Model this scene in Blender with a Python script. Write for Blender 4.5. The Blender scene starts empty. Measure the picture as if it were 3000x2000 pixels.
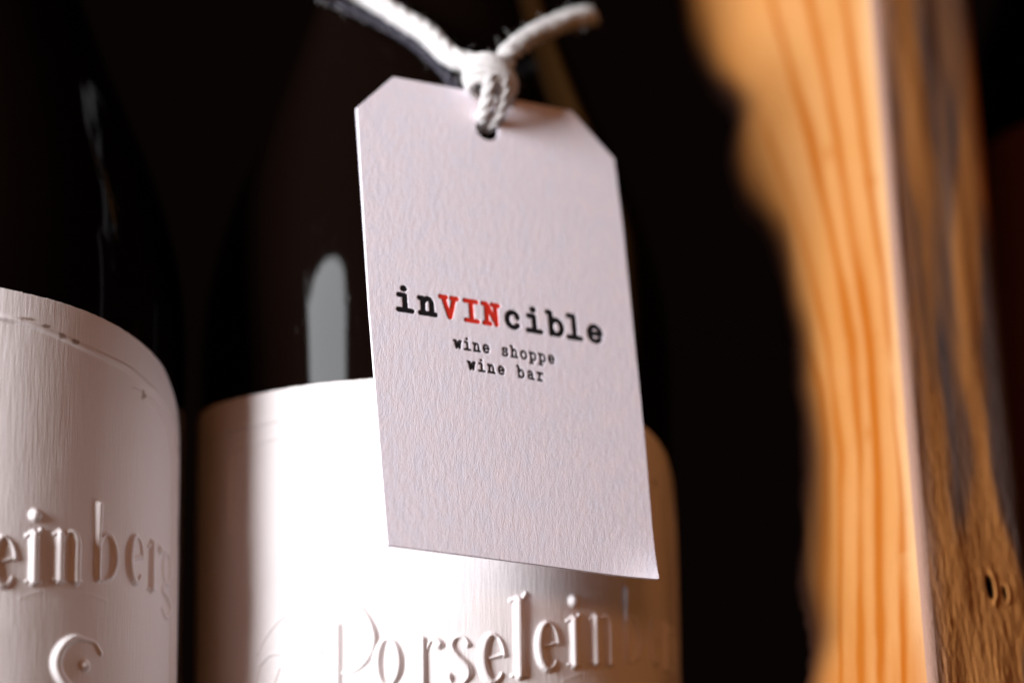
import bpy, math, random
import numpy as np
from mathutils import Vector, Matrix
S = bpy.context.scene
COL = S.collection
MM = 0.001
random.seed(7)
rng = np.random.default_rng(11)

# ------------------------------------------------------------------ camera
PITCH, ROLL = math.radians(12), math.radians(-0.7)
f = Vector((0, math.cos(PITCH), math.sin(PITCH)))
r0 = Vector((1, 0, 0)); u0 = r0.cross(f)
cr = r0 * math.cos(ROLL) + u0 * math.sin(ROLL)
cu = -r0 * math.sin(ROLL) + u0 * math.cos(ROLL)
cd = bpy.data.cameras.new('camera'); cam = bpy.data.objects.new('camera', cd); COL.objects.link(cam)
m = Matrix((cr, cu, -f)).transposed().to_4x4()
m.translation = Vector((13.0345, -475.2685, 30.8608)) * MM
cam.matrix_world = m
cd.lens = 100; cd.sensor_width = 36; cd.clip_start = 0.02; cd.clip_end = 50
cd.dof.use_dof = True; cd.dof.focus_distance = 0.431; cd.dof.aperture_fstop = 5.4
S.camera = cam

# ------------------------------------------------------------------ world, lamps, exposure
w = bpy.data.worlds.new('World'); S.world = w; w.use_nodes = True
bg = w.node_tree.nodes['Background']
bg.inputs[0].default_value = (0.0024, 0.0012, 0.0009, 1); bg.inputs[1].default_value = 1.0
S.view_settings.view_transform = 'Standard'; S.view_settings.look = 'None'
S.view_settings.exposure = 0; S.view_settings.gamma = 1

def area(name, target, az, el, dist, sx, sy, power, color):
    a, e = math.radians(az), math.radians(el)
    d = Vector((math.sin(a) * math.cos(e), -math.cos(a) * math.cos(e), math.sin(e)))
    L = bpy.data.lights.new(name, 'AREA'); L.shape = 'ELLIPSE'; L.size = sx; L.size_y = sy
    L.energy = power; L.color = color
    o = bpy.data.objects.new(name, L); COL.objects.link(o)
    o.location = Vector(target) * MM + d * dist
    o.rotation_euler = d.to_track_quat('Z', 'Y').to_euler()
    return o
area('window_light', (0, -30, 115), -53, 11, 1.0, 0.38, 0.68, 28, (0.93, 0.96, 1.0))
area('warm_fill_light', (0, -30, 115), 2, 15, 1.1, 0.22, 0.3, 1.7, (1.0, 0.40, 0.16))  # added warm fill with no seen source, lifts the shaded sides

# ------------------------------------------------------------------ helpers
def tag(o, label=None, cat=None, group=None, kind=None):
    if label: o['label'] = label
    if cat: o['category'] = cat
    if group: o['group'] = group
    if kind: o['kind'] = kind
    return o
def empty(name, loc=(0, 0, 0), mat=None):
    o = bpy.data.objects.new(name, None); COL.objects.link(o)
    o.empty_display_size = 0.02
    if mat is not None: o.matrix_world = mat
    else: o.location = Vector(loc) * MM
    return o
def mesh(name, V, F, mat, parent=None, smooth=True, uv=None, attrs=None, scale=MM):
    V = np.asarray(V, float) * scale
    me = bpy.data.meshes.new(name)
    if isinstance(F, np.ndarray):
        n, k = F.shape
        me.vertices.add(len(V)); me.vertices.foreach_set('co', V.astype(np.float32).ravel())
        me.loops.add(n * k); me.loops.foreach_set('vertex_index', F.astype(np.int32).ravel())
        me.polygons.add(n)
        me.polygons.foreach_set('loop_start', np.arange(0, n * k, k, dtype=np.int32))
        me.update(calc_edges=True); me.validate()
    else:
        me.from_pydata([tuple(v) for v in V], [], F); me.update()
    if smooth: me.shade_smooth()
    if uv is not None:
        li = np.empty(len(me.loops), np.int32); me.loops.foreach_get('vertex_index', li)
        l = me.uv_layers.new(name='UVMap')
        l.data.foreach_set('uv', np.asarray(uv, np.float32)[li].ravel())
    for k, v in (attrs or {}).items():
        a = me.attributes.new(k, 'FLOAT', 'POINT'); a.data.foreach_set('value', np.asarray(v, np.float32))
    me.materials.append(mat)
    o = bpy.data.objects.new(name, me); COL.objects.link(o)
    if parent: o.parent = parent
    return o
def gridfaces(nu, nv, flip=False):           # vertex index = i*nv + j
    i, j = np.meshgrid(np.arange(nu - 1), np.arange(nv - 1), indexing='ij')
    a = (i * nv + j).ravel()
    q = np.stack([a, a + nv, a + nv + 1, a + 1], 1)
    return q[:, ::-1].copy() if flip else q
def sstep(a, b, x):
    t = np.clip((x - a) / (b - a), 0, 1); return t * t * (3 - 2 * t)
def vnoise(x, y, seed=0):                    # smooth value noise, numpy
    r = np.random.default_rng(seed).random((257, 257))
    x = np.asarray(x, float) % 256; y = np.asarray(y, float) % 256
    xi = x.astype(int); yi = y.astype(int); fx = x - xi; fy = y - yi
    fx = fx * fx * (3 - 2 * fx); fy = fy * fy * (3 - 2 * fy)
    return (r[xi, yi] * (1 - fx) + r[xi + 1, yi] * fx) * (1 - fy) + (r[xi, yi + 1] * (1 - fx) + r[xi + 1, yi + 1] * fx) * fy

class NT:                                     # tiny node helper
    def __init__(s, name):
        s.m = bpy.data.materials.new(name); s.m.use_nodes = True
        s.t = s.m.node_tree; s.b = s.t.nodes['Principled BSDF']
    def n(s, typ, **kw):
        nd = s.t.nodes.new(typ)
        for k, v in kw.items():
            if k in nd.inputs: nd.inputs[k].default_value = v
            else: setattr(nd, k, v)
        return nd
    def l(s, a, b): s.t.links.new(a, b)
    def noise(s, vec, scale, detail=3, rough=0.55, stretch=(1, 1, 1), dist=0.0):
        mp = s.n('ShaderNodeMapping'); mp.inputs['Scale'].default_value = stretch; s.l(vec, mp.inputs[0])
        t = s.n('ShaderNodeTexNoise'); t.inputs['Scale'].default_value = scale
        t.inputs['Detail'].default_value = detail; t.inputs['Roughness'].default_value = rough
        t.inputs['Distortion'].default_value = dist
        s.l(mp.outputs[0], t.inputs[0]); return t.outputs[0]
    def ramp(s, v, stops):
        r = s.n('ShaderNodeValToRGB'); e = r.color_ramp.elements
        while len(e) < len(stops): e.new(0.5)
        for k, (p, c) in enumerate(stops):
            e[k].position = p; e[k].color = c if len(c) == 4 else (*c, 1)
        s.l(v, r.inputs[0]); return r.outputs[0]
    def mix(s, fac, a, b, mode='MIX'):
        x = s.n('ShaderNodeMix'); x.data_type = 'RGBA'; x.blend_type = mode
        for v, i in ((fac, 0), (a, 6), (b, 7)):
            if hasattr(v, 'is_linked'): s.l(v, x.inputs[i])
            else: x.inputs[i].default_value = v if i == 0 else ((*v, 1) if len(v) == 3 else v)
        return x.outputs[2]
    def math(s, op, a, b=None):
        x = s.n('ShaderNodeMath'); x.operation = op
        for i, v in enumerate((a, b)):
            if v is None: continue
            if hasattr(v, 'is_linked'): s.l(v, x.inputs[i])
            else: x.inputs[i].default_value = v
        return x.outputs[0]
    def bump(s, h, dist, strength=1.0, prev=None):
        b = s.n('ShaderNodeBump'); b.inputs['Strength'].default_value = strength; b.inputs['Distance'].default_value = dist
        s.l(h, b.inputs['Height'])
        if prev is not None: s.l(prev, b.inputs['Normal'])
        return b.outputs[0]
    def uv(s): return s.n('ShaderNodeUVMap').outputs[0]
    def obj(s): return s.n('ShaderNodeTexCoord').outputs['Object']
    def attr(s, name):
        a = s.n('ShaderNodeAttribute'); a.attribute_name = name; return a.outputs['Fac']
    def base(s, c=None, rough=0.8, spec=0.3, normal=None):
        if c is not None:
            if hasattr(c, 'is_linked'): s.l(c, s.b.inputs['Base Color'])
            else: s.b.inputs['Base Color'].default_value = (*c, 1)
        if hasattr(rough, 'is_linked'): s.l(rough, s.b.inputs['Roughness'])
        else: s.b.inputs['Roughness'].default_value = rough
        s.b.inputs['Specular IOR Level'].default_value = spec
        if normal is not None: s.l(normal, s.b.inputs['Normal'])
        return s.m

# ------------------------------------------------------------------ materials (UVs are in millimetres)
def mat_label():
    t = NT('label_paper'); uv = t.uv()
    n1 = t.noise(uv, 1.0, 3, 0.6, (1.9, 0.16, 1), 0.35)
    n2 = t.noise(uv, 1.0, 2, 0.5, (5.5, 3.5, 1))
    n3 = t.noise(uv, 1.0, 2, 0.5, (0.25, 0.2, 1))
    c = t.mix(t.math('MULTIPLY', n3, 0.35), (0.79, 0.735, 0.73), (0.73, 0.65, 0.64))
    st = t.attr('stain')
    c = t.mix(st, c, (0.20, 0.11, 0.06))
    nn = t.bump(n1, 0.00022, 0.28); nn = t.bump(n2, 0.00005, 0.5, nn)
    return t.base(c, 0.85, 0.15, nn)
def mat_tag():
    t = NT('tag_paper'); uv = t.uv()
    n1 = t.noise(uv, 1.0, 4, 0.6, (1.25, 0.5, 1), 0.3)
    n2 = t.noise(uv, 1.0, 4, 0.7, (4.2, 2.6, 1))
    n3 = t.ramp(t.noise(uv, 1.0, 4, 0.6, (0.45, 0.25, 1)), [(0.35, (0, 0, 0)), (0.65, (1, 1, 1))])
    c = t.mix(n3, (0.88, 0.83, 0.92), (0.93, 0.84, 0.90))
    nn = t.bump(n1, 0.00022, 0.25); nn = t.bump(n2, 0.00007, 0.6, nn)
    return t.base(c, 0.85, 0.12, nn)
def mat_ink(name, col):
    t = NT(name); uv = t.obj()
    n = t.noise(uv, 2600, 3, 0.6)
    c = t.mix(t.math('MULTIPLY', n, 0.5), col, tuple(min(1, k * 1.9 + 0.008) for k in col))
    return t.base(c, 0.38, 0.4, t.bump(n, 0.00004, 0.5))
def mat_glass():
    t = NT('dark_bottle_glass'); o = t.obj()
    n = t.noise(o, 260, 4, 0.65)
    n2 = t.noise(o, 60, 3, 0.6, (1, 1, 0.25))
    n3 = t.noise(o, 210, 4, 0.7, (1, 1, 0.45))
    spot = t.ramp(n3, [(0.62, (0, 0, 0)), (0.71, (1, 1, 1))])
    rg = t.math('ADD', t.math('ADD', 0.035, t.math('MULTIPLY', t.math('MULTIPLY', n, n2), 0.10)), t.math('MULTIPLY', spot, 0.22))
    m = t.base((0.0036, 0.0017, 0.0012), rg, 0.5)
    t.b.inputs['IOR'].default_value = 1.155
    return m
def mat_twine():
    t = NT('cotton_twine'); uv = t.uv()
    n = t.noise(uv, 1.0, 4, 0.65, (9, 1.2, 1))
    c = t.mix(n, (0.80, 0.75, 0.73), (0.94, 0.91, 0.90))
    m = t.base(c, 0.95, 0.05, t.bump(n, 0.0005, 0.9))
    return m
def mat_face():
    t = NT('planed_pine'); uv = t.uv()
    g = t.attr('grain')
    fine = t.noise(uv, 1.0, 5, 0.7, (2.6, 0.06, 1))
    blot = t.noise(uv, 1.0, 3, 0.5, (0.16, 0.05, 1))
    c = t.mix(blot, (0.41, 0.178, 0.048), (0.47, 0.235, 0.091))
    c = t.mix(t.math('MULTIPLY', t.attr('arris_highlight'), 0.8), c, (0.60, 0.41, 0.23))  # painted highlight: paler band along the arris
    c = t.mix(t.math('MULTIPLY', fine, 0.45), c, (0.35, 0.122, 0.019))
    c = t.mix(g, c, (0.30, 0.074, 0.001))
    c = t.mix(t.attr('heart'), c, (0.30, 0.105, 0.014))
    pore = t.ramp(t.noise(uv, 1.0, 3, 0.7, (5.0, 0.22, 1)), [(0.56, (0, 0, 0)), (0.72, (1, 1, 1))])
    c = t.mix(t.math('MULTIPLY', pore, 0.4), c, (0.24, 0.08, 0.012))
    c = t.mix(t.attr('edge_shade'), c, (0.030, 0.010, 0.004))  # painted shade: the face fades to near black at its outer edge
    return t.base(c, 0.7, 0.08, t.bump(fine, 0.0002, 0.25))
def mat_sawn():
    t = NT('rough_sawn_pine'); uv = t.uv()
    d = t.attr('smear'); pale = t.attr('pale')
    n0 = t.noise(uv, 1.0, 3, 0.6, (0.5, 0.08, 1), 0.6)
    n1 = t.noise(uv, 1.0, 4, 0.65, (3.0, 0.42, 1), 0.5)
    n2 = t.noise(uv, 1.0, 3, 0.65, (7.5, 2.0, 1))
    c = t.mix(n0, (0.52, 0.20, 0.052), (0.72, 0.33, 0.105))
    c = t.mix(t.math('MULTIPLY', n2, 0.4), c, (0.26, 0.10, 0.032))
    c = t.mix(pale, c, (0.30, 0.18, 0.14))
    c = t.mix(d, c, (0.085, 0.072, 0.078))
    c = t.mix(t.attr('hole'), c, (0.004, 0.003, 0.003))  # shade inside the holes is painted in as black
    nn = t.bump(n1, 0.00035, 0.5); nn = t.bump(n2, 0.00022, 0.55, nn)
    return t.base(c, 0.95, 0.04, nn)
def mat_plain(name, a, b, sc, rough=0.8, spec=0.2, bump=0.0005, stretch=(1, 1, 1)):
    t = NT(name); n = t.noise(t.obj(), sc, 4, 0.6, stretch)
    return t.base(t.mix(n, a, b), rough, spec, t.bump(n, bump, 0.6))
M_LABEL, M_TAG = mat_label(), mat_tag()
M_BLACK, M_RED = mat_ink('black_ink', (0.010, 0.009, 0.011)), mat_ink('red_ink', (0.62, 0.028, 0.014))
M_GLASS, M_TWINE, M_FACE, M_SAWN = mat_glass(), mat_twine(), mat_face(), mat_sawn()
M_BARK = mat_plain('bark', (0.010, 0.004, 0.003), (0.045, 0.016, 0.008), 180, 0.9, 0.1, 0.0015, (1, 1, 0.3))
M_MAROON = mat_plain('maroon_paper', (0.15, 0.05, 0.042), (0.18, 0.06, 0.05), 120, 0.8, 0.15, 0.0001)
M_SHELF = mat_plain('dark_shelf_wood', (0.018, 0.010, 0.006), (0.05, 0.028, 0.016), 40, 0.6, 0.3, 0.0004, (0.1, 1, 1))
M_REFLECTION = mat_plain('reflection_cord', (0.030, 0.028, 0.038), (0.06, 0.056, 0.07), 900, 0.95, 0.05, 0.0003)  # dim tone of the reflected twine put into the colour
M_CORK = mat_plain('black_capsule', (0.008, 0.007, 0.007), (0.015, 0.012, 0.012), 90, 0.4, 0.4, 0.0001)

# ------------------------------------------------------------------ shelf (below the frame, what the bottles stand on)
def shelf():
    x0, x1, y0, y1, z0, z1, b = -190, 250, -72, 110, -22, -0.2, 1.5
    V, F = [], []
    prof = [(y0, z0), (y0, z1 - b), (y0 + b, z1), (y1 - b, z1), (y1, z1 - b), (y1, z0)]
    for x in (x0, x1):
        for y, z in prof: V.append((x, y, z))
    n = len(prof)
    for i in range(n): F.append((i, (i + 1) % n, n + (i + 1) % n, n + i))
    F.append(tuple(range(n))[::-1]); F.append(tuple(range(n, 2 * n)))
    o = mesh('shelf', V, F, M_SHELF, smooth=False); tag(o, kind='structure')
shelf()

# ------------------------------------------------------------------ label relief: tapered strokes in (arc length, height) mm
def arc(cx, cz, rx, rz, a0, a1, rf, n=20):
    P = []
    for k in range(n + 1):
        t = k / n; a = math.radians(a0 + (a1 - a0) * t)
        P.append((cx + rx * math.cos(a), cz + rz * math.sin(a), rf(t)))
    return P
def pl(*pts): return list(pts)
def smooth(pts, n=10):                        # Catmull-Rom through points (any dimension)
    P = [np.array(p, float) for p in pts]; P = [2 * P[0] - P[1]] + P + [2 * P[-1] - P[-2]]
    out = []
    for i in range(1, len(P) - 2):
        for k in range(n):
            t = k / n; a, b, c, d = P[i - 1], P[i], P[i + 1], P[i + 2]
            out.append(tuple(0.5 * (2 * b + (c - a) * t + (2 * a - 5 * b + 4 * c - d) * t * t + (3 * b - a - 3 * c + d) * t ** 3)))
    out.append(tuple(P[-2])); return out
TH, TN = 0.78, 0.27
def label_strokes():
    out = []
    def put(strokes, x, z, sx=1.0, sz=1.0):
        for st in strokes: out.append([(x + a * sx, z + b * sz, r) for a, b, r in st])
    bell = lambda lo, hi, c=0.5: (lambda t: lo + (hi - lo) * max(0, math.cos((t - c) * math.pi)) ** 1.3)
    e = [arc(2.3, 3.9, 1.75, 3.55, 8, 318, lambda t: TN + (TH + .05 - TN) * max(0, math.sin((t * 310 - 62) / 248 * math.pi)) ** 1.2 if t > .2 else TN + .5 * (0.2 - t)),
         pl((0.7, 3.6, TN), (4.0, 4.5, TN))]
    o = [arc(2.2, 3.8, 1.6, 3.5, 90, 270, bell(TN, TH + .05)), arc(2.2, 3.8, 1.6, 3.5, 90, -90, bell(TN, TH + .05))]
    r = [pl((1.0, .3, TH), (1.0, 7.2, TH * .9)), pl((.0, .15, TN), (2.2, .15, TN)), pl((0, 6.7, TN), (1.0, 7.5, .5)),
         smooth([(1.5, 5.2, TN), (2.2, 7.0, TN), (3.1, 7.2, .45), (3.55, 6.6, .75)], 6)]
    s = [smooth([(3.3, 6.3, .55), (2.9, 7.2, TN), (1.6, 7.3, .35), (.8, 6.0, .6), (1.6, 4.3, TH), (3.0, 2.9, TH), (3.3, 1.5, .6), (2.4, .3, .3), (1.0, .3, TN), (.4, 1.4, .6)], 8)]
    l = [pl((1.3, .3, TH), (1.3, 11.6, TH)), pl((.1, .15, TN), (2.5, .15, TN)), pl((.0, 11.7, .3), (1.2, 11.9, .55)), smooth([(1.5, 11.2, .5), (2.1, 12.2, .4), (2.5, 12.9, TN)], 5)]
    i = [pl((1.2, .3, TH), (1.2, 7.0, TH)), pl((.1, .15, TN), (2.3, .15, TN)), pl((.0, 6.9, .3), (1.1, 7.4, .5)), pl((1.7, 7.3, .4), (2.3, 8.0, TN)), pl((1.25, 10.0, .95), (1.3, 10.0, .95))]
    n = [pl((1.0, .3, TH), (1.0, 7.1, TH)), pl((0, .15, TN), (2.0, .15, TN)), pl((0, 6.9, .3), (1.0, 7.5, .5)),
         smooth([(1.4, 5.6, TN), (2.3, 7.2, .35), (3.4, 7.3, .55), (3.9, 6.0, TH), (3.9, 3.0, TH), (3.9, .3, TH)], 6), pl((3.0, .15, TN), (4.9, .15, TN))]
    b = [pl((.9, .3, .55), (.9, 8.0, .6), (.9, 11.4, .75)), smooth([(1.2, 5.4, TN), (2.1, 7.1, TN), (3.5, 6.6, .55), (4.4, 4.0, TH), (3.8, 1.3, .6), (2.2, .2, TN), (.9, .3, TN)], 8)]
    g = [arc(2.0, 4.8, 1.4, 2.4, 0, 360, lambda t: .4), smooth([(1.2, 2.3, .3), (.6, 1.2, .4), (2.4, .2, .6), (3.6, -1.4, .5), (2.0, -2.8, .35), (.4, -1.6, .35)], 6)]
    put(o, -8.8, 69.8); put(r, -2.3, 69.6); put(s, 2.3, 69.9); put(e, 7.3, 70.2); put(l, 12.4, 71.3)
    put(e, 16.3, 72.3); put(i, 22.0, 73.3); put(n, 26.4, 73.8); put(b, 33.5, 74.4); put(e, 40.6, 74.6, .95); put(r, 46.0, 74.2); put(g, 50.2, 73.4)
    # swash capital P with looped flourishes
    put([pl((-14.65, 79.4, .85), (-14.65, 62, .85)), pl((-17.2, 87.4, .18), (-17.2, 62, .2)),
         smooth([(-17.0, 83.6, .3), (-14.0, 83.9, .3), (-10.8, 82.0, .45), (-8.9, 78.2, .8), (-9.2, 75.2, .7), (-11.4, 72.7, .35), (-14.3, 72.1, .25)], 8),
         smooth([(-17.0, 83.6, .3), (-21.0, 83.2, .28), (-25.5, 80.9, .25), (-28.5, 78.2, .25), (-29.9, 76.2, .25)], 8),
         smooth([(-17.4, 75.6, .5), (-18.6, 77.4, .4), (-19.6, 79.6, .25), (-18.9, 80.6, .25)], 8),
         smooth([(-29.4, 74.4, .4), (-26.6, 75.9, .28), (-22.8, 75.2, .28), (-20.0, 73.2, .28), (-18.3, 71.4, .3), (-17.6, 68.0, .3)], 8),
         smooth([(-26.2, 66, .3), (-26.5, 70.2, .3), (-25.2, 73.6, .28)], 8),
         smooth([(-29.4, 74.4, .35), (-30.6, 70.5, .3), (-29.8, 65, .3)], 8)], 0, 0)
    # second line initial below
    put([
         smooth([(32.3, 65.4, .36), (30.2, 65.5, .6), (28.2, 64.2, .8), (27.2, 61.9, .95), (27.9, 59.6, .9), (30.0, 57.6, .8), (32.0, 55.0, .8)], 8),
         pl((32.2, 61.6, .85), (32.25, 61.6, .85)), smooth([(32.3, 65.4, .3), (34.0, 65.0, .3), (35.2, 63.6, .4)], 6)], 0, 0)
    return out
LINES = [smooth([(-54, 112.9, .38), (-30, 112.8, .38), (-15, 113.1, .38), (5, 112.9, .38), (17, 112.7, .42), (21.6, 112.0, .42), (27, 110.7, .45), (31, 109.6, .5), (36, 108.5, .55),
                 (40, 107.7, .55), (44, 106.3, .55), (48, 105.1, .5), (53.3, 102.3, .45), (55.6, 98, .4), (56.2, 90, .4), (56.2, 60, .4)], 8),
         smooth([(41.5, 104.8, .25), (44, 104.2, .32), (47.6, 103.0, .36), (52.0, 100.2, .36), (54.0, 95.5, .36), (54.4, 88, .36), (54.4, 60, .36)], 8),
         smooth([(-37.6, 96, .3), (-37.6, 106, .3), (-37.3, 108.4, .3), (-36.0, 109.4, .3), (-30.2, 109.75, .3), (-21.4, 110.25, .3), (-17.2, 110.4, .3), (-15.9, 109.8, .3), (-15.6, 108.6, .25), (-15.6, 106.5, .2)], 8)]
def relief(s, z, lists, H, base_r):
    h = np.zeros_like(s)
    for st in lists:
        for (x0, z0, r0), (x1, z1, r1) in zip(st[:-1], st[1:]):
            rm = max(r0, r1) * 1.35 + 0.1
            msk = (s > min(x0, x1) - rm) & (s < max(x0, x1) + rm) & (z > min(z0, z1) - rm) & (z < max(z0, z1) + rm)
            idx = np.nonzero(msk)[0]
            if not len(idx): continue
            px, pz = s[idx] - x0, z[idx] - z0; dx, dz = x1 - x0, z1 - z0
            t = np.clip((px * dx + pz * dz) / (dx * dx + dz * dz + 1e-9), 0, 1)
            d = np.hypot(px - t * dx, pz - t * dz); r = np.maximum(r0 + (r1 - r0) * t, 0.22)
            hh = H * np.clip(r / base_r, 0.45, 1.0) * sstep(1.3, 0.25, d / r)
            h[idx] = np.maximum(h[idx], hh * np.clip(r / .3, .45, 1))
    return h
TOPC = np.array([(-80, 118.2), (-52, 118.2), (-30, 117.75), (-9, 117.95), (6, 117.9), (17, 117.4), (26, 116.3), (31, 115.5), (36, 114.5), (40, 113.5),
                 (45.6, 111.8), (50.3, 109.8), (54, 107.0), (56.6, 104.4), (58, 101.0), (58.6, 96.0)])
R = 40.0
def label_mesh(parent):
    sc = np.concatenate([np.arange(-80, -44, 0.9), np.arange(-44, 58.6, 0.17)])
    sc = np.append(sc[sc < 58.55], 58.6)
    d = np.concatenate([[0.0, 0.12], np.arange(0.3, 60, 0.185), np.arange(60.5, 90, 3.0)])
    top = np.array([v for v in np.interp(sc, TOPC[:, 0], TOPC[:, 1])])
    k = np.hanning(25); k /= k.sum(); pad = np.pad(top, 12, mode='edge'); top2 = np.convolve(pad, k, 'valid'); top = np.where(sc < 56.5, top2, top)
    top = top + 0.10 * (vnoise(sc * 1.3, sc * 0, 3) - .5) + 0.10 * (vnoise(sc * 4, sc * 0, 4) > .93)
    s, dd = np.meshgrid(sc, d, indexing='ij'); z = top[:, None] - dd
    sf, zf = s.ravel().copy(), z.ravel().copy()
    edge = np.zeros_like(s); edge[-1, :] = 0
    h = relief(sf, zf, label_strokes(), 0.72, 0.78)
    h2 = relief(sf, zf, LINES, 0.34, 0.4)
    h = np.maximum(h, h2)
    h = np.maximum(h, relief(sf, zf, [smooth([(21.1, 70.9, .3), (24, 71.9, .3), (28, 72.3, .3), (33, 72.2, .3), (36.4, 71.5, .3)], 8)], 0.04, 0.4))
    h += 0.03 * (vnoise(sf * .35, zf * .25, 9) - .5)
    rad = R + 0.22 + h
    rad = rad.reshape(s.shape); rad[:, 0] = R - 0.05; rad[-1, :] = R - 0.05; rad[0, :] = R - 0.05
    rad = rad.ravel()
    a = sf / R
    V = np.stack([rad * np.sin(a), -rad * np.cos(a), zf], 1)
    st = np.zeros_like(sf)
    for cx, cz, rx, rz in ((24.4, 112.1, .8, .35), (27.0, 110.9, .75, .5), (29.3, 110.3, .8, .5), (21.5, 112.9, 1.6, .25), (44.0, 104.3, .5, .9), (57.3, 92, .5, 2.4), (57.6, 84, .45, 4), (57.0, 97.5, .4, .8)):
        q = np.hypot((sf - cx) / rx, (zf - cz) / rz) + 0.5 * (vnoise(sf * 3, zf * 3, 5) - .5)
        st = np.maximum(st, 0.75 * sstep(1.25, 0.5, q))
    return mesh('paper_label', V, gridfaces(len(sc), len(d), True), M_LABEL, parent, uv=np.stack([sf, zf], 1), attrs={'stain': st})
def lathe(name, prof, mat, parent, n=128):
    P = np.array(prof); a = np.linspace(0, 2 * math.pi, n, endpoint=False)
    V = [(r * math.cos(t), r * math.sin(t), z) for r, z in P for t in a]
    F = [(i * n + j, i * n + (j + 1) % n, (i + 1) * n + (j + 1) % n, (i + 1) * n + j) for i in range(len(P) - 1) for j in range(n)]
    F.append(tuple(range(n))[::-1]); F.append(tuple(range((len(P) - 1) * n, len(P) * n)))
    return mesh(name, V, F, mat, parent)
def prof_burgundy():
    pts = [(34, 0), (38.6, 1.2), (39.8, 4), (40, 9), (40, 60), (40, 118), (40, 127), (39.7, 133), (38.9, 139.5), (37.2, 147), (34.5, 155.5), (31.0, 164), (26.2, 175.3), (21.2, 189), (17.6, 201), (15.4, 212), (14.6, 224), (14.4, 244)]
    return smooth(pts, 6)
def neck(parent, z0, z1, r):
    lathe('lip', [(r, z0), (r + 1.6, z0 + .6), (r + 1.8, z0 + 4), (r + 1.4, z0 + 7.5), (r + .2, z0 + 8.2)], M_GLASS, parent, 64)
    lathe('capsule', [(r + .25, z0 + 8.2), (r + .3, z1 - 1), (r - .4, z1), (r - 3, z1 + .2)], M_CORK, parent, 64)
def bottle(loc, label, group):
    t = empty('wine_bottle', loc); tag(t, label, 'wine bottle', group)
    lathe('glass_body', prof_burgundy(), M_GLASS, t, 160); neck(t, 244, 290, 14.4)
    return t
GR = 'dark wine bottles with white embossed labels'
mid = bottle((0, 0, 0), 'dark wine bottle with brightly lit white embossed label right behind the hanging tag', GR)
lab = label_mesh(mid)
left = bottle((-80.1, -24, 0), 'dark wine bottle at far left, its white label stained and half in shade', GR)
l2 = lab.copy(); COL.objects.link(l2); l2.parent = left; l2.location = (0, 0, 10.9 * MM)
# third bottle behind the plank
third = empty('wine_bottle', (141, 36, 0)); tag(third, 'dark bottle with dim maroon paper label, half hidden behind the pine plank', 'wine bottle')
lathe('glass_body', smooth([(34, 0), (38.6, 1.2), (39.8, 4), (40, 9), (40, 60), (40, 120), (40, 186), (39, 196), (34, 208), (24, 220), (17, 230), (15, 240), (14.4, 252)], 6), M_GLASS, third, 96)
neck(third, 252, 292, 14.4)
def maroon_label():
    a = np.linspace(-2.3, 2.3, 90); z = np.concatenate([[174.05, 174], np.linspace(173, 60, 20)])
    A, Z = np.meshgrid(a, z, indexing='ij'); rr = np.full_like(A, 40.25); rr[:, 0] = 39.95; rr[0, :] = 39.95; rr[-1, :] = 39.95
    V = np.stack([(rr * np.sin(A)).ravel(), (-rr * np.cos(A)).ravel(), Z.ravel()], 1)
    mesh('paper_label', V, gridfaces(90, len(z), True), M_MAROON, third)
maroon_label()

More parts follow.
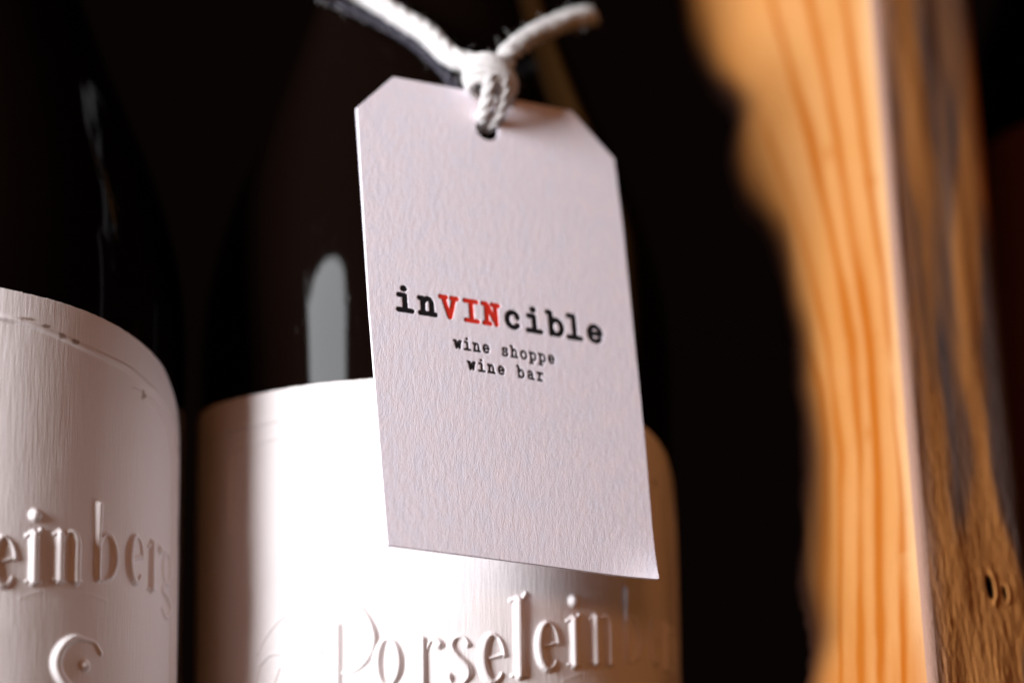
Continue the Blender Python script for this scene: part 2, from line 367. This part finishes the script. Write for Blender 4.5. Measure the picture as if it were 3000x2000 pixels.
# ------------------------------------------------------------------ hang tag
e1 = Vector((0.91626269, 0.39245546, -0.08025834)); e3 = Vector((0.4005574, -0.89966665, 0.17364818))
e1.normalize(); e3.normalize(); e2 = e3.cross(e1)
TM = Matrix((e1, e2, e3)).transposed().to_4x4(); TM.translation = Vector((-6.24585, -57.94323, 89.12207)) * MM
tg = empty('hang_tag', mat=TM)
tag(tg, 'white paper tag with clipped top corners and black and red lettering, tied up with twine', 'tag')
OUT = [(0, 0), (44.8, 0), (43.45, 22.3), (40.5, 59), (39.2, 71.1), (31.6, 78.3), (.58, 78.2), (-5.81, 71.1), (-2.82, 37.8)]
HOLE = (16.75, 72.0, 2.0)
def typestrokes(ch):
    A = lambda cx, cy, rx, ry, a0, a1, n=16: [(cx + rx * math.cos(math.radians(a0 + (a1 - a0) * k / n)), cy + ry * math.sin(math.radians(a0 + (a1 - a0) * k / n))) for k in range(n + 1)]
    sm = lambda *p: [q for q in smooth(p, 6)]
    arch = sm((.2, .66), (.36, .9), (.56, .97), (.72, .8), (.74, .5), (.74, 0))
    G = {'i': [[(.18, .95), (.52, .95), (.52, 0)], [(.1, 0), (.92, 0)], [(.48, 1.38), (.5, 1.38)]],
         'n': [[(.02, .95), (.2, .95), (.2, 0)], arch, [(.02, 0), (.4, 0)], [(.56, 0), (.94, 0)]],
         'V': [[(.0, 1.25), (.34, 1.25)], [(.68, 1.25), (1.02, 1.25)], [(.16, 1.25), (.51, 0), (.86, 1.25)]],
         'I': [[(.14, 1.25), (.86, 1.25)], [(.5, 1.25), (.5, 0)], [(.14, 0), (.86, 0)]],
         'N': [[(.0, 1.25), (.24, 1.25), (.78, .05)], [(.2, 1.25), (.2, 0)], [(.02, 0), (.4, 0)], [(.78, 0), (.78, 1.25)], [(.6, 1.25), (.98, 1.25)]],
         'c': [A(.52, .49, .38, .48, 40, 318), [(.8, .78), (.82, .66)]],
         'b': [[(.0, 1.4), (.18, 1.4), (.18, 0)], A(.53, .48, .35, .48, 0, 360, 22)],
         'l': [[(.16, 1.4), (.5, 1.4), (.5, 0)], [(.1, 0), (.9, 0)]],
         'e': [[(.14, .5), (.88, .5)], A(.5, .49, .38, .48, 2, 318, 20)],
         'w': [[(-.02, .95), (.26, .95)], [(.74, .95), (1.02, .95)], [(.1, .95), (.28, .02), (.5, .75), (.72, .02), (.9, .95)]],
         's': [sm((.8, .8), (.62, .95), (.34, .93), (.2, .74), (.36, .55), (.66, .45), (.82, .25), (.66, .03), (.34, .0), (.18, .17)), [(.8, .95), (.8, .72)], [(.17, .02), (.17, .26)]],
         'h': [[(.02, 1.4), (.2, 1.4), (.2, 0)], arch, [(.02, 0), (.4, 0)], [(.56, 0), (.94, 0)]],
         'o': [A(.5, .48, .38, .48, 0, 360, 22)],
         'p': [[(.0, .95), (.18, .95), (.18, -.42)], A(.53, .48, .35, .48, 0, 360, 22), [(.0, -.42), (.42, -.42)]],
         'a': [sm((.2, .8), (.36, .95), (.6, .93), (.72, .72), (.72, .3), (.76, .04), (.94, .0)), A(.45, .26, .29, .26, 0, 360, 18)],
         'r': [[(.08, .95), (.34, .95), (.34, 0)], sm((.34, .6), (.5, .85), (.68, .96), (.88, .88)), [(.08, 0), (.68, 0)]]}
    return G[ch]
def sd_strokes(X, Y, strokes, r):
    D = np.full(X.shape, 9e9)
    for st in strokes:
        for (x0, y0), (x1, y1) in zip(st[:-1], st[1:]):
            dx, dy = x1 - x0, y1 - y0
            t = np.clip(((X - x0) * dx + (Y - y0) * dy) / (dx * dx + dy * dy + 1e-12), 0, 1)
            D = np.minimum(D, np.hypot(X - x0 - t * dx, Y - y0 - t * dy))
    return D - r
def clip_grid(xs, ys, D):                    # polygons of the region D<0, vertices snapped on its outline
    idx = {}; V = []; F = []
    def vid(x, y):
        k = (round(x, 5), round(y, 5))
        if k not in idx: idx[k] = len(V); V.append((x, y))
        return idx[k]
    mn = np.minimum(np.minimum(D[:-1, :-1], D[1:, :-1]), np.minimum(D[:-1, 1:], D[1:, 1:]))
    for i, j in zip(*np.nonzero(mn < 0)):
        c = [(xs[i], ys[j], D[i, j]), (xs[i + 1], ys[j], D[i + 1, j]), (xs[i + 1], ys[j + 1], D[i + 1, j + 1]), (xs[i], ys[j + 1], D[i, j + 1])]
        p = []
        for k in range(4):
            a, b = c[k], c[(k + 1) % 4]
            if a[2] < 0: p.append(vid(a[0], a[1]))
            if (a[2] < 0) != (b[2] < 0):
                t = a[2] / (a[2] - b[2]); p.append(vid(a[0] + t * (b[0] - a[0]), a[1] + t * (b[1] - a[1])))
        q = [p[k] for k in range(len(p)) if p[k] != p[k - 1]]
        if len(q) > 2: F.append(q)
    return V, F
TEXT = []                                     # (char, x of cell, baseline, (width, height) unit, stroke radius, ink)
for ch, cx in zip('inVINcible', (3.02, 6.82, 10.37, 14.06, 17.42, 21.03, 24.67, 28.45, 31.65, 35.23)):
    cap = ch in 'VIN'
    TEXT.append((ch, cx - 1.32, 38.25, (2.64, 2.6), 0.39 if cap else 0.43, M_RED if cap else M_BLACK))
for k, ch in enumerate('wine shoppe'):
    if ch != ' ': TEXT.append((ch, 11.75 + 1.58 * k - .56, 33.3, (1.12, 1.27), 0.185, M_BLACK))
for k, ch in enumerate('wine bar'):
    if ch != ' ': TEXT.append((ch, 14.05 + 1.655 * k - .56, 30.1, (1.12, 1.27), 0.185, M_BLACK))
def text_sd(X, Y, only=None):
    D = np.full(X.shape, 3.0)
    for (ch, x, y, sz, r, mt) in TEXT if only is None else [only]:
        sw, sz = sz
        m = (X > x - 1.4) & (X < x + sw + 1.4) & (Y > y - sz * .5 - 1.2) & (Y < y + sz * 1.5 + 1.2)
        if not m.any(): continue
        st = [[(x + a * sw - .075 * b * sz, y + b * sz) for a, b in s_] for s_ in typestrokes(ch)]
        if ch == 'i': D[m] = np.minimum(D[m], sd_strokes(X[m], Y[m], st[2:], r * 1.25)); st = st[:2]
        D[m] = np.minimum(D[m], sd_strokes(X[m], Y[m], st, r))
    return D
def deboss(D): return -0.11 * sstep(0.07, -0.09, D)
def warp(X, Y):                               # the sheet is not perfectly flat
    z = 0.35 * np.sin(np.clip((X + 6) / 51, 0, 1) * math.pi) + 0.9 * np.clip((X - 35) / 10, 0, 1) ** 2 * np.clip((9 - Y) / 9, 0, 1) ** 2
    return z
def tag_body():
    xs = np.unique(np.round(np.concatenate([np.arange(-6.2, 0.6, .3), np.arange(.6, 2.6, .1), np.arange(2.6, 37.6, .1), np.arange(37.6, 46, .4)]), 4))
    ys = np.unique(np.round(np.concatenate([np.arange(-.4, 28.8, .45), np.arange(28.8, 43.2, .1), np.arange(43.2, 69, .45), np.arange(69, 75, .2), np.arange(75, 79.2, .4)]), 4))
    X, Y = np.meshgrid(xs, ys, indexing='ij')
    D = np.full(X.shape, -99.0); n = len(OUT)
    for k in range(n):
        (x0, y0), (x1, y1) = OUT[k], OUT[(k + 1) % n]; L = math.hypot(x1 - x0, y1 - y0)
        D = np.maximum(D, ((X - x0) * (y1 - y0) - (Y - y0) * (x1 - x0)) / L)
    D = np.maximum(D, HOLE[2] - np.hypot(X - HOLE[0], Y - HOLE[1]))
    V2, F = clip_grid(xs, ys, D)
    V2 = np.array(V2); Z = deboss(text_sd(V2[:, 0], V2[:, 1])); W = warp(V2[:, 0], V2[:, 1])
    n = len(V2); TH_ = 0.62
    V = np.vstack([np.column_stack([V2, Z + W]), np.column_stack([V2, np.full(n, -TH_) + W])])
    cnt = {}
    for p in F:
        for a, b in zip(p, p[1:] + p[:1]): cnt[(a, b)] = 1
    sides = [(b, a, a + n, b + n) for (a, b) in cnt if (b, a) not in cnt]
    FF = [tuple(p) for p in F] + [tuple(q + n for q in p[::-1]) for p in F] + sides
    o = mesh('card', V, FF, M_TAG, tg, uv=np.vstack([V2, V2 + 90]))
    sm = np.ones(len(FF), bool); sm[2 * len(F):] = False
    o.data.polygons.foreach_set('use_smooth', sm)
    es = {tuple(sorted((a, b))) for (a, b) in cnt if (b, a) not in cnt}; es |= {(a + n, b + n) for a, b in es}
    at = o.data.attributes.new('sharp_edge', 'BOOLEAN', 'EDGE')
    ev = np.empty(len(o.data.edges) * 2, np.int32); o.data.edges.foreach_get('vertices', ev); ev = np.sort(ev.reshape(-1, 2), 1)
    at.data.foreach_set('value', np.array([(a, b) in es for a, b in ev.tolist()], bool))
tag_body()
for T in TEXT:
    ch, x, y, sz, r, mt = T
    sw, sz = sz; st = 0.055 if sz > 2 else 0.032
    xs = np.arange(x - .9, x + sw + .9, st); ys = np.arange(y - sz * .45 - .4, y + sz * 1.5 + .5, st)
    X, Y = np.meshgrid(xs, ys, indexing='ij')
    D = text_sd(X, Y, T) + 0.10 * r * (vnoise(X * 5 + 31, Y * 5, 21) - .5)
    V2, F = clip_grid(xs, ys, D)
    V2 = np.array(V2); sd = text_sd(V2[:, 0], V2[:, 1], T); sa = text_sd(V2[:, 0], V2[:, 1])
    Z = deboss(sa) + 0.012 + 0.02 * sstep(0, -.2, sd) + warp(V2[:, 0], V2[:, 1])
    mesh('letter', np.column_stack([V2, Z]), [tuple(p) for p in F], mt, tg)

# ------------------------------------------------------------------ twine
def frames(P):
    P = np.array(P); T = np.gradient(P, axis=0); T /= np.linalg.norm(T, axis=1)[:, None]
    n = np.cross(T[0], (0.3, 0.2, 1)); n /= np.linalg.norm(n); N = []
    for t in T:
        n = n - t * (n @ t); n /= np.linalg.norm(n); N.append(n)
    N = np.array(N); return P, T, N, np.cross(T, N)
def resample(P, step):
    P = np.array(P, float); d = np.concatenate([[0], np.cumsum(np.linalg.norm(np.diff(P, axis=0), axis=1))])
    q = np.linspace(0, d[-1], max(8, int(d[-1] / step))); return np.stack([np.interp(q, d, P[:, k]) for k in range(3)], 1), q
def rope(path, rad, plies=3, pitch=8.0, step=0.22, taper0=0, taper1=0, ns=10, ph=0.0, wob=0.06, spread=0.5):
    P, q = resample(smooth(path, 24), step); P, T, N, B = frames(P); V = []; F = []; UV = []
    env = np.ones(len(P))
    if taper1: env *= np.clip((q[-1] - q) / taper1, 0.0, 1) ** .5 * .95 + .05
    if taper0: env *= np.clip(q / taper0, 0.0, 1) ** .5 * .95 + .05
    for k in range(plies):
        th = 2 * math.pi * (k / plies + q / pitch) + ph
        ro = rad * spread * env if plies > 1 else 0 * env
        c = P + (N * np.cos(th)[:, None] + B * np.sin(th)[:, None]) * ro[:, None]
        pr = rad * (0.54 if plies > 1 else 1.0) * env * (1 + wob * (vnoise(q * 1.1 + 40 * k, q * 0 + k, 31) - .5) * 2)
        b0 = len(V) and sum(len(x) for x in V)
        a = np.linspace(0, 2 * math.pi, ns, endpoint=False)
        ring = c[:, None, :] + (N[:, None, :] * np.cos(a)[None, :, None] + B[:, None, :] * np.sin(a)[None, :, None]) * pr[:, None, None]
        V.append(ring.reshape(-1, 3))
        UV.append(np.stack(np.broadcast_arrays(a[None, :] * pr.mean() + k * 7 - 0.6 * q[:, None], q[:, None]), -1).reshape(-1, 2))
        m_ = len(P)
        for i in range(m_ - 1):
            for j in range(ns): F.append((b0 + i * ns + j, b0 + i * ns + (j + 1) % ns, b0 + (i + 1) * ns + (j + 1) % ns, b0 + (i + 1) * ns + j))
        F.append(tuple(b0 + j for j in range(ns))[::-1]); F.append(tuple(b0 + (m_ - 1) * ns + j for j in range(ns)))
    return np.vstack(V), F, np.vstack(UV)
def TL(x, y, z):                              # a point given in the tag's own axes
    return tuple(np.array((-6.24585, -57.94323, 89.12207)) + np.array(e1) * x + np.array(e2) * y + np.array(e3) * z)
TW0 = np.array(TL(16.5, 80, 2.5))
tw = empty('twine', TW0); tag(tw, 'white cotton twine knotted through the tag hole with one short frayed end', 'twine')
FIB = []
def rpart(name, path, rad, **kw):
    path = [np.array(p) - TW0 for p in path]
    V, F, UV = rope(path, rad, **kw); FIB.append((V, rad))
    return mesh(name, V, F, M_TWINE, tw, uv=UV)
# strand from the knot up to the bottle neck, once round it
strand = [TL(18.0, 79.6, 2.0), TL(15.5, 81.6, 2.6), (3.9, -36.9, 170.9), (-0.3, -32.6, 176.3), (-5.1, -29.9, 180.2), (-9.2, -28.2, 183.7), (-13.5, -24.5, 187.6), (-17.8, -18, 193), (-19.7, -12, 199), (-19, -2, 205), (-11, 14, 209), (4, 18.3, 210), (16, 9.5, 210), (17.8, -5, 209), (8, -16.5, 208), (-6, -18.3, 207), (-16, -10, 208)]
rpart('strand', strand, 2.0, pitch=15, plies=5, spread=0.39, ns=8)
dk = rpart('strand_reflection', [(-24, -14, 194)] + [(-18.3, -29.2, 185.0), (-15.2, -29.1, 182.9), (-8.0, -29.5, 179.3), (-2.0, -31.3, 174.8), (2.3, -34.0, 169.8), (4.7, -35.0, 166.1), (7.7, -35.4, 162.0)] + [TL(16.0, 76, -2.4)], 1.0, pitch=7, plies=3, spread=0.5, ns=8)  # modelled strand stands in for the twine's reflection in the glass
dk.data.materials[0] = M_REFLECTION; dk['label'] = 'thin dark strand added as the reflection of the white twine in the glass'
tail = [TL(16.0, 79.5, 1.5), TL(18.2, 82.0, 2.0)] + [(13.6, -35.8, 172.2), (17.0, -31.7, 176.0), (21.6, -25.3, 180.2), (25.1, -20.7, 182.6), (26.8, -17.9, 183.7)]
rpart('tail', tail, 1.66, pitch=7.5, plies=3, ph=1.0, spread=0.6, wob=.2)
for k, (yy, rr, tl) in enumerate(((78.0, 3.5, .10), (79.1, 3.95, .13), (80.2, 3.95, .16), (81.3, 3.5, .2), (82.3, 2.6, .2))):
    ring = [TL(16.4 + rr * math.cos(a), yy - tl * rr * math.cos(a) + .5 * math.sin(a), 2.3 + rr * .66 * math.sin(a)) for a in np.linspace(0, 2 * math.pi * 1.03, 20)]
    rpart('knot_wrap', ring, 0.86, pitch=3.6, plies=4, step=.25, spread=.42, ph=k, ns=8)
rpart('loop', [TL(15.6, 81.0, 4.3), TL(15.2, 77.6, 4.6), TL(15.3, 75.8, 3.7), TL(15.6, 74.2, 1.9), TL(15.9, 73.6, -1.2), TL(16.2, 74.5, -2.2), TL(16.3, 78, -1.8), TL(16.4, 80.5, 0.4)], 1.2, pitch=7, plies=4, spread=.42)
rpart('loop', [TL(17.5, 81.0, 4.2), TL(18.0, 77.6, 4.3), TL(18.0, 75.6, 3.4), TL(17.9, 73.9, 1.7), TL(17.6, 73.4, -1.2), TL(17.3, 74.5, -2.2), TL(17.0, 78, -1.8), TL(16.8, 80.5, 0.4)], 1.12, pitch=7, plies=4, spread=.42, ph=2)
TAIL_PRE, TAIL_TIP = tail[-2], tail[-1]
def fuzz():
    V, F = [], []
    for (P, rad) in FIB:
        n = int(len(P) / 12)
        for i in rng.integers(0, len(P), n):
            p = P[i].copy(); d = rng.normal(size=3); d /= np.linalg.norm(d); L = rng.uniform(.35, 1.3); cv = rng.normal(size=3) * .5
            pts = [p + d * L * t + cv * L * t * t for t in (0, .35, .7, 1)]
            b = len(V); wv = np.cross(d, rng.normal(size=3)); wv /= np.linalg.norm(wv)
            for k, q in enumerate(pts):
                ww = 0.022 * (1 - .2 * k)
                V += [q - wv * ww, q + wv * ww]
            F += [(b + 2 * k, b + 2 * k + 1, b + 2 * k + 3, b + 2 * k + 2) for k in range(3)]
    tip = np.array(TAIL_TIP) - TW0; td = np.array(TAIL_TIP) - np.array(TAIL_PRE); td /= np.linalg.norm(td)
    for k in range(70):                      # frayed end
        d = td + rng.normal(size=3) * .38; d /= np.linalg.norm(d); p = tip + rng.normal(size=3) * .6 - td * .8; L = rng.uniform(.8, 1.9)
        b = len(V); wv = np.cross(d, rng.normal(size=3)); wv /= np.linalg.norm(wv)
        for t_, ww in ((0, .05), (.5, .05), (1, .02)): V += [p + d * L * t_ - wv * ww, p + d * L * t_ + wv * ww]
        F += [(b + 2 * j, b + 2 * j + 1, b + 2 * j + 3, b + 2 * j + 2) for j in range(2)]
    o = mesh('fuzz', V, F, M_TWINE, tw, uv=np.zeros((len(V), 2))); o['kind'] = 'stuff'
fuzz()

# ------------------------------------------------------------------ pine plank with one bark edge
PB = np.array((76.97, -38.0, 69.54)); ez = np.array((-.0093561, .21410061, .97676681)); eA = np.array((-.72255926, .67379741, -.15461293)); eB = np.array((.87045914, .48250338, -.09742363))
nA = np.array((-.69124567, -.70721848, .14839626)); nB = np.array((.49215175, -.84932409, .19088018))
V0, V1 = -72.0, 205.0
base = PB + ez * V0
pk = empty('pine_plank', base); tag(pk, 'upright pine plank with orange planed face, rough brown sawn edge and dark bark side', 'plank')
EDGE = np.array([(-72, 24.5), (-30, 23.5), (-5, 24.8), (5.6, 23.9), (7, 23.1), (12.7, 21.4), (16.5, 21.9), (22.9, 22.8), (31.3, 21.7), (43.7, 20.4), (47.3, 20.5), (52.6, 21), (56.4, 21.6), (60.5, 20.9), (66, 20.8), (72.5, 22.5), (82.3, 23.7), (85.5, 24.5), (88.9, 26), (93.4, 29.3),
                 (98, 31.5), (103, 32.4), (107.5, 31.5), (110.3, 30.6), (112.2, 29.8), (115.6, 31), (121.5, 35.8), (127.3, 38.8), (134.3, 41), (139.6, 41.8), (160, 45), (205, 50)])
vA = np.arange(V0, V1, 0.5)
te = np.interp(vA, EDGE[:, 0], EDGE[:, 1]) + 1.8; k = np.hanning(17); k /= k.sum(); te = np.convolve(np.pad(te, 8, mode='edge'), k, 'valid')
CH = 1.2                                      # chamfer at the arris
LN = {'a': ([(109.8, 26.3), (82.7, 19), (62.6, 15.7), (41.9, 14.5), (20.9, 16.4), (-5, 18.6)], 1.1, .52), 'b': ([(200, 31), (131, 22.2), (106.2, 17.3), (80.5, 12.7), (61, 10.7), (40.75, 10.6), (19.9, 12.6), (-5, 14.6)], 1.35, .62),
      'c': ([(200, 22), (127.8, 14.5), (103.7, 10.9), (79, 8.65), (59.8, 7.1), (39.8, 7.4), (19, 9.05), (-5, 10.3)], 1.25, .52), 'd': ([(200, 12), (124.5, 7), (101.4, 5.3), (77.2, 3.7), (55, 3.1)], 1.0, .42),
      'e': ([(65.5, 20.8), (60.6, 19.1), (54, 17.8), (47.8, 17.5), (42.9, 17.7), (27.5, 19.3), (19.1, 20.7), (10.9, 22.4)], 1.2, .58), 'f': ([(55, 3.2), (28.9, 3.5), (17.8, 4.6), (-3, 5.6)], 1.0, .42)}
def face():
    u = np.linspace(0, 1, 90); Vv, Uu = np.meshgrid(vA, u, indexing='ij'); t = CH + Uu * (te[:, None] - CH)
    g = np.zeros_like(t); wv = 0.7 * (vnoise(Vv * .06, t * .1, 41) - .5) + .25 * (vnoise(Vv * .25, t * .4, 42) - .5)
    for key, (pts, st, sg) in LN.items():
        p = np.array(sorted(pts)); tl = np.interp(Vv, p[:, 0], p[:, 1]); d = t - tl - wv
        sgm = sg * (0.5 + 1.0 * vnoise(Vv * .05 + 9 * ord(key), Vv * 0, 43))
        fade = sstep(p[0, 0] - 6, p[0, 0] + 6, Vv) * sstep(p[-1, 0] + 4, p[-1, 0] - 8, Vv)
        g = np.maximum(g, st * (0.5 + .75 * vnoise(Vv * .09 + 5 * ord(key), Vv * 0 + 2, 44)) * fade * np.where(d > 0, np.exp(-(d / sgm / 1.1) ** 2), np.exp(-(d / sgm / 1.9) ** 2)))
    for kt, kv in ((12.4, 96.5), (3.7, 88), (7.6, 52), (8.5, 44)):
        g = np.maximum(g, .6 * np.exp(-((t - kt) / .7) ** 2 - ((Vv - kv) / 1.6) ** 2))
    g = np.maximum(g, .55 * sstep(20, 4, Vv) * vnoise(t * .35, Vv * .08, 45))
    ed = te[:, None] - t
    dep = -0.9 * np.exp(-ed / 1.1) - .12 * vnoise(Vv * .12, t * .5, 46)
    P = (PB - base)[None, None, :] + ez * Vv[..., None] + eA * t[..., None] + nA * dep[..., None]
    mesh('planed_face', P.reshape(-1, 3), gridfaces(len(vA), 90), M_FACE, pk, uv=np.stack([t.ravel(), Vv.ravel()], 1), attrs={'grain': np.clip(g, 0, 1).ravel(), 'heart': (.75 * sstep(20, 1, ed) * (.35 + .9 * vnoise(t * .25, Vv * .05, 49))).ravel(), 'edge_shade': sstep(7.5, 0.0, ed + 2.0 * (vnoise(t * .3, Vv * .06, 48) - .5)).ravel(), 'arris_highlight': (sstep(4.6, 1.0, t) * (.6 + .5 * vnoise(t * .6, Vv * .08, 47))).ravel()})
    return P[:, -1, :], P[:, 0, :]
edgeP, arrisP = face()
TB = 20.3
def poly_sd(X, Y, L, Rr):                     # signed-ish distance to a streak between two boundary curves
    cv = lambda Q: np.array(sorted((.897 * a - 3.7, .735 * b) for a, b in Q))
    L, Rr = cv(L), cv(Rr)
    l = np.interp(Y, L[:, 0], L[:, 1]); r = np.interp(Y, Rr[:, 0], Rr[:, 1])
    return np.maximum(np.maximum(l - X, X - r), np.maximum(L[0, 0] - Y, Y - L[-1, 0]) * .35)
def sawn():
    tt = np.concatenate([[0.0], np.arange(0.3, 12, 0.2), np.arange(12, 16.8, .07), np.arange(16.8, TB, .2), [TB]]); vv = np.concatenate([np.arange(V0, -4, 2.0), np.arange(-4, 14.5, .42), np.arange(14.5, 20.5, .13), np.arange(20.5, 150, .42), np.arange(150, V1, 1.5)])
    Vv, T_ = np.meshgrid(vv, tt, indexing='ij'); t = CH * .8 + T_
    n1 = vnoise(t * 2.0 + .15 * Vv, Vv * .26, 51); n2 = vnoise(t * 4.2, Vv * .75, 52); n3 = vnoise(t * .3, Vv * .05, 53)
    rough = sstep(75, 15, Vv) * .7 + .3
    dep = rough * (.10 * (n1 - .5) + .09 * (n2 - .5)) + .4 * (n3 - .5)
    dep *= sstep(0, 1.2, T_)
    dep -= 0.9 * np.exp(-(TB - T_) / .9)
    warpx = 2.0 * (n3 - .5) + .8 * (n1 - .5)
    sd = poly_sd(t + warpx, Vv, [(160, 10.5), (146, 10.7), (124, 12), (107, 12.2), (95, 9), (83, 7.4), (74, 7.2), (61, 7.2), (51, 8.1), (41, 7.7), (33, 9.5)], [(160, 29), (146, 28), (122, 23.4), (106, 19.6), (90, 16.4), (76, 15.2), (64, 14.4), (56, 15.6), (45, 15.7), (33, 12)])
    sd2 = poly_sd(t + warpx, Vv, [(100, 25), (71, 20.6), (56, 21), (45, 21.2), (37, 22.8), (30, 25.5), (22, 28.5)], [(100, 26), (71, 33), (56, 33), (22, 33)])
    sd3 = poly_sd(t + warpx, Vv, [(13, 24.5), (-10, 23)], [(13, 33), (-10, 33)])
    sd4 = poly_sd(t + warpx * .6, Vv, [(100, 3.6), (92, 3.8), (74, 4.6), (60, 6.3)], [(100, 5), (92, 7), (74, 7.2), (60, 7.2)])
    d = np.maximum(np.maximum(sstep(1.3, -1.6, sd) * (.5 + .5 * vnoise(t * .5, Vv * .07, 54)), sstep(1.2, -1.0, sd2) * .9), np.maximum(sstep(.8, -1.0, sd3) * .8, .55 * sstep(.8, -.8, sd4)))
    d = np.maximum(d, .3 * sstep(.7, .95, vnoise(t * 1.1, Vv * .05, 55)) * sstep(20, 80, Vv))
    pale = sstep(4.2, .6, t - 1.6 * (Vv / 140)) * (.35 + .6 * n1)
    hole = np.zeros_like(t)
    for ct, cv, rt, rv in ((13.0, 17.6, .8, 2.1), (15.85, 17.0, .5, 1.35)):
        q = np.hypot((t - ct + .05 * (Vv - cv)) / rt, (Vv - cv) / rv) + .12 * (n2 - .5)
        dep = dep + .22 * sstep(.95, 1.2, q) * sstep(1.8, 1.2, q) * sstep(-.1, .5, t - ct) - 1.1 * sstep(1.0, .8, q); hole = np.maximum(hole, sstep(1.08, .9, q))
    P = (PB - base)[None, None, :] + ez * Vv[..., None] + eB * t[..., None] + nB * dep[..., None]
    mesh('sawn_edge', P.reshape(-1, 3), gridfaces(len(vv), len(tt), True), M_SAWN, pk, uv=np.stack([t.ravel(), Vv.ravel()], 1), attrs={'smear': np.clip(d, 0, 1).ravel(), 'hole': hole.ravel(), 'pale': np.clip(pale, 0, 1).ravel()})
    i = np.array([np.argmin(abs(vv - v)) for v in vA])
    return P[:, 0, :][i], P[:, -1, :][i], vv
sA, sB, vvB = sawn()
def strip(name, cols, mat, flip=False, attrs=None, uv=None):
    P = np.stack(cols, 1); return mesh(name, P.reshape(-1, 3), gridfaces(P.shape[0], P.shape[1], flip), mat, pk, uv=uv, attrs=attrs)
q0 = (PB - base)[None, :] + ez * vA[:, None]
cols = []
for j, x in enumerate(np.linspace(0, 1, 5)):
    a = arrisP * (1 - x) + (q0 + eB * CH * .8) * x + (nA + nB) * (0.16 * math.sin(x * math.pi)); cols.append(a)
n_ = len(vA)
strip('arris', cols, M_SAWN, True, attrs={'smear': np.zeros(n_ * 5), 'pale': np.full(n_ * 5, .95)}, uv=np.stack([np.tile(np.linspace(-1, 0, 5), n_), np.repeat(vA, 5)], 1))
cols = [edgeP]
for a, b in ((.9, .8), (2.0, 2.0), (3.2, 4.0), (4.2, 7.0), (4.6, 11), (3.6, 16), (0.5, 21), (-4, 26)):
    nz = (vnoise(vA * .18 + 7 * a, vA * 0 + b, 61) - .5) * 1.6 + (vnoise(vA * .6 + 3 * a, vA * 0 + b, 62) - .5) * .7
    cols.append(edgeP + eA * (a + nz)[:, None] - nA * b)
strip('bark', cols, M_BARK)
strip('back_face', [cols[-1], sB - 0 * nA], M_BARK)
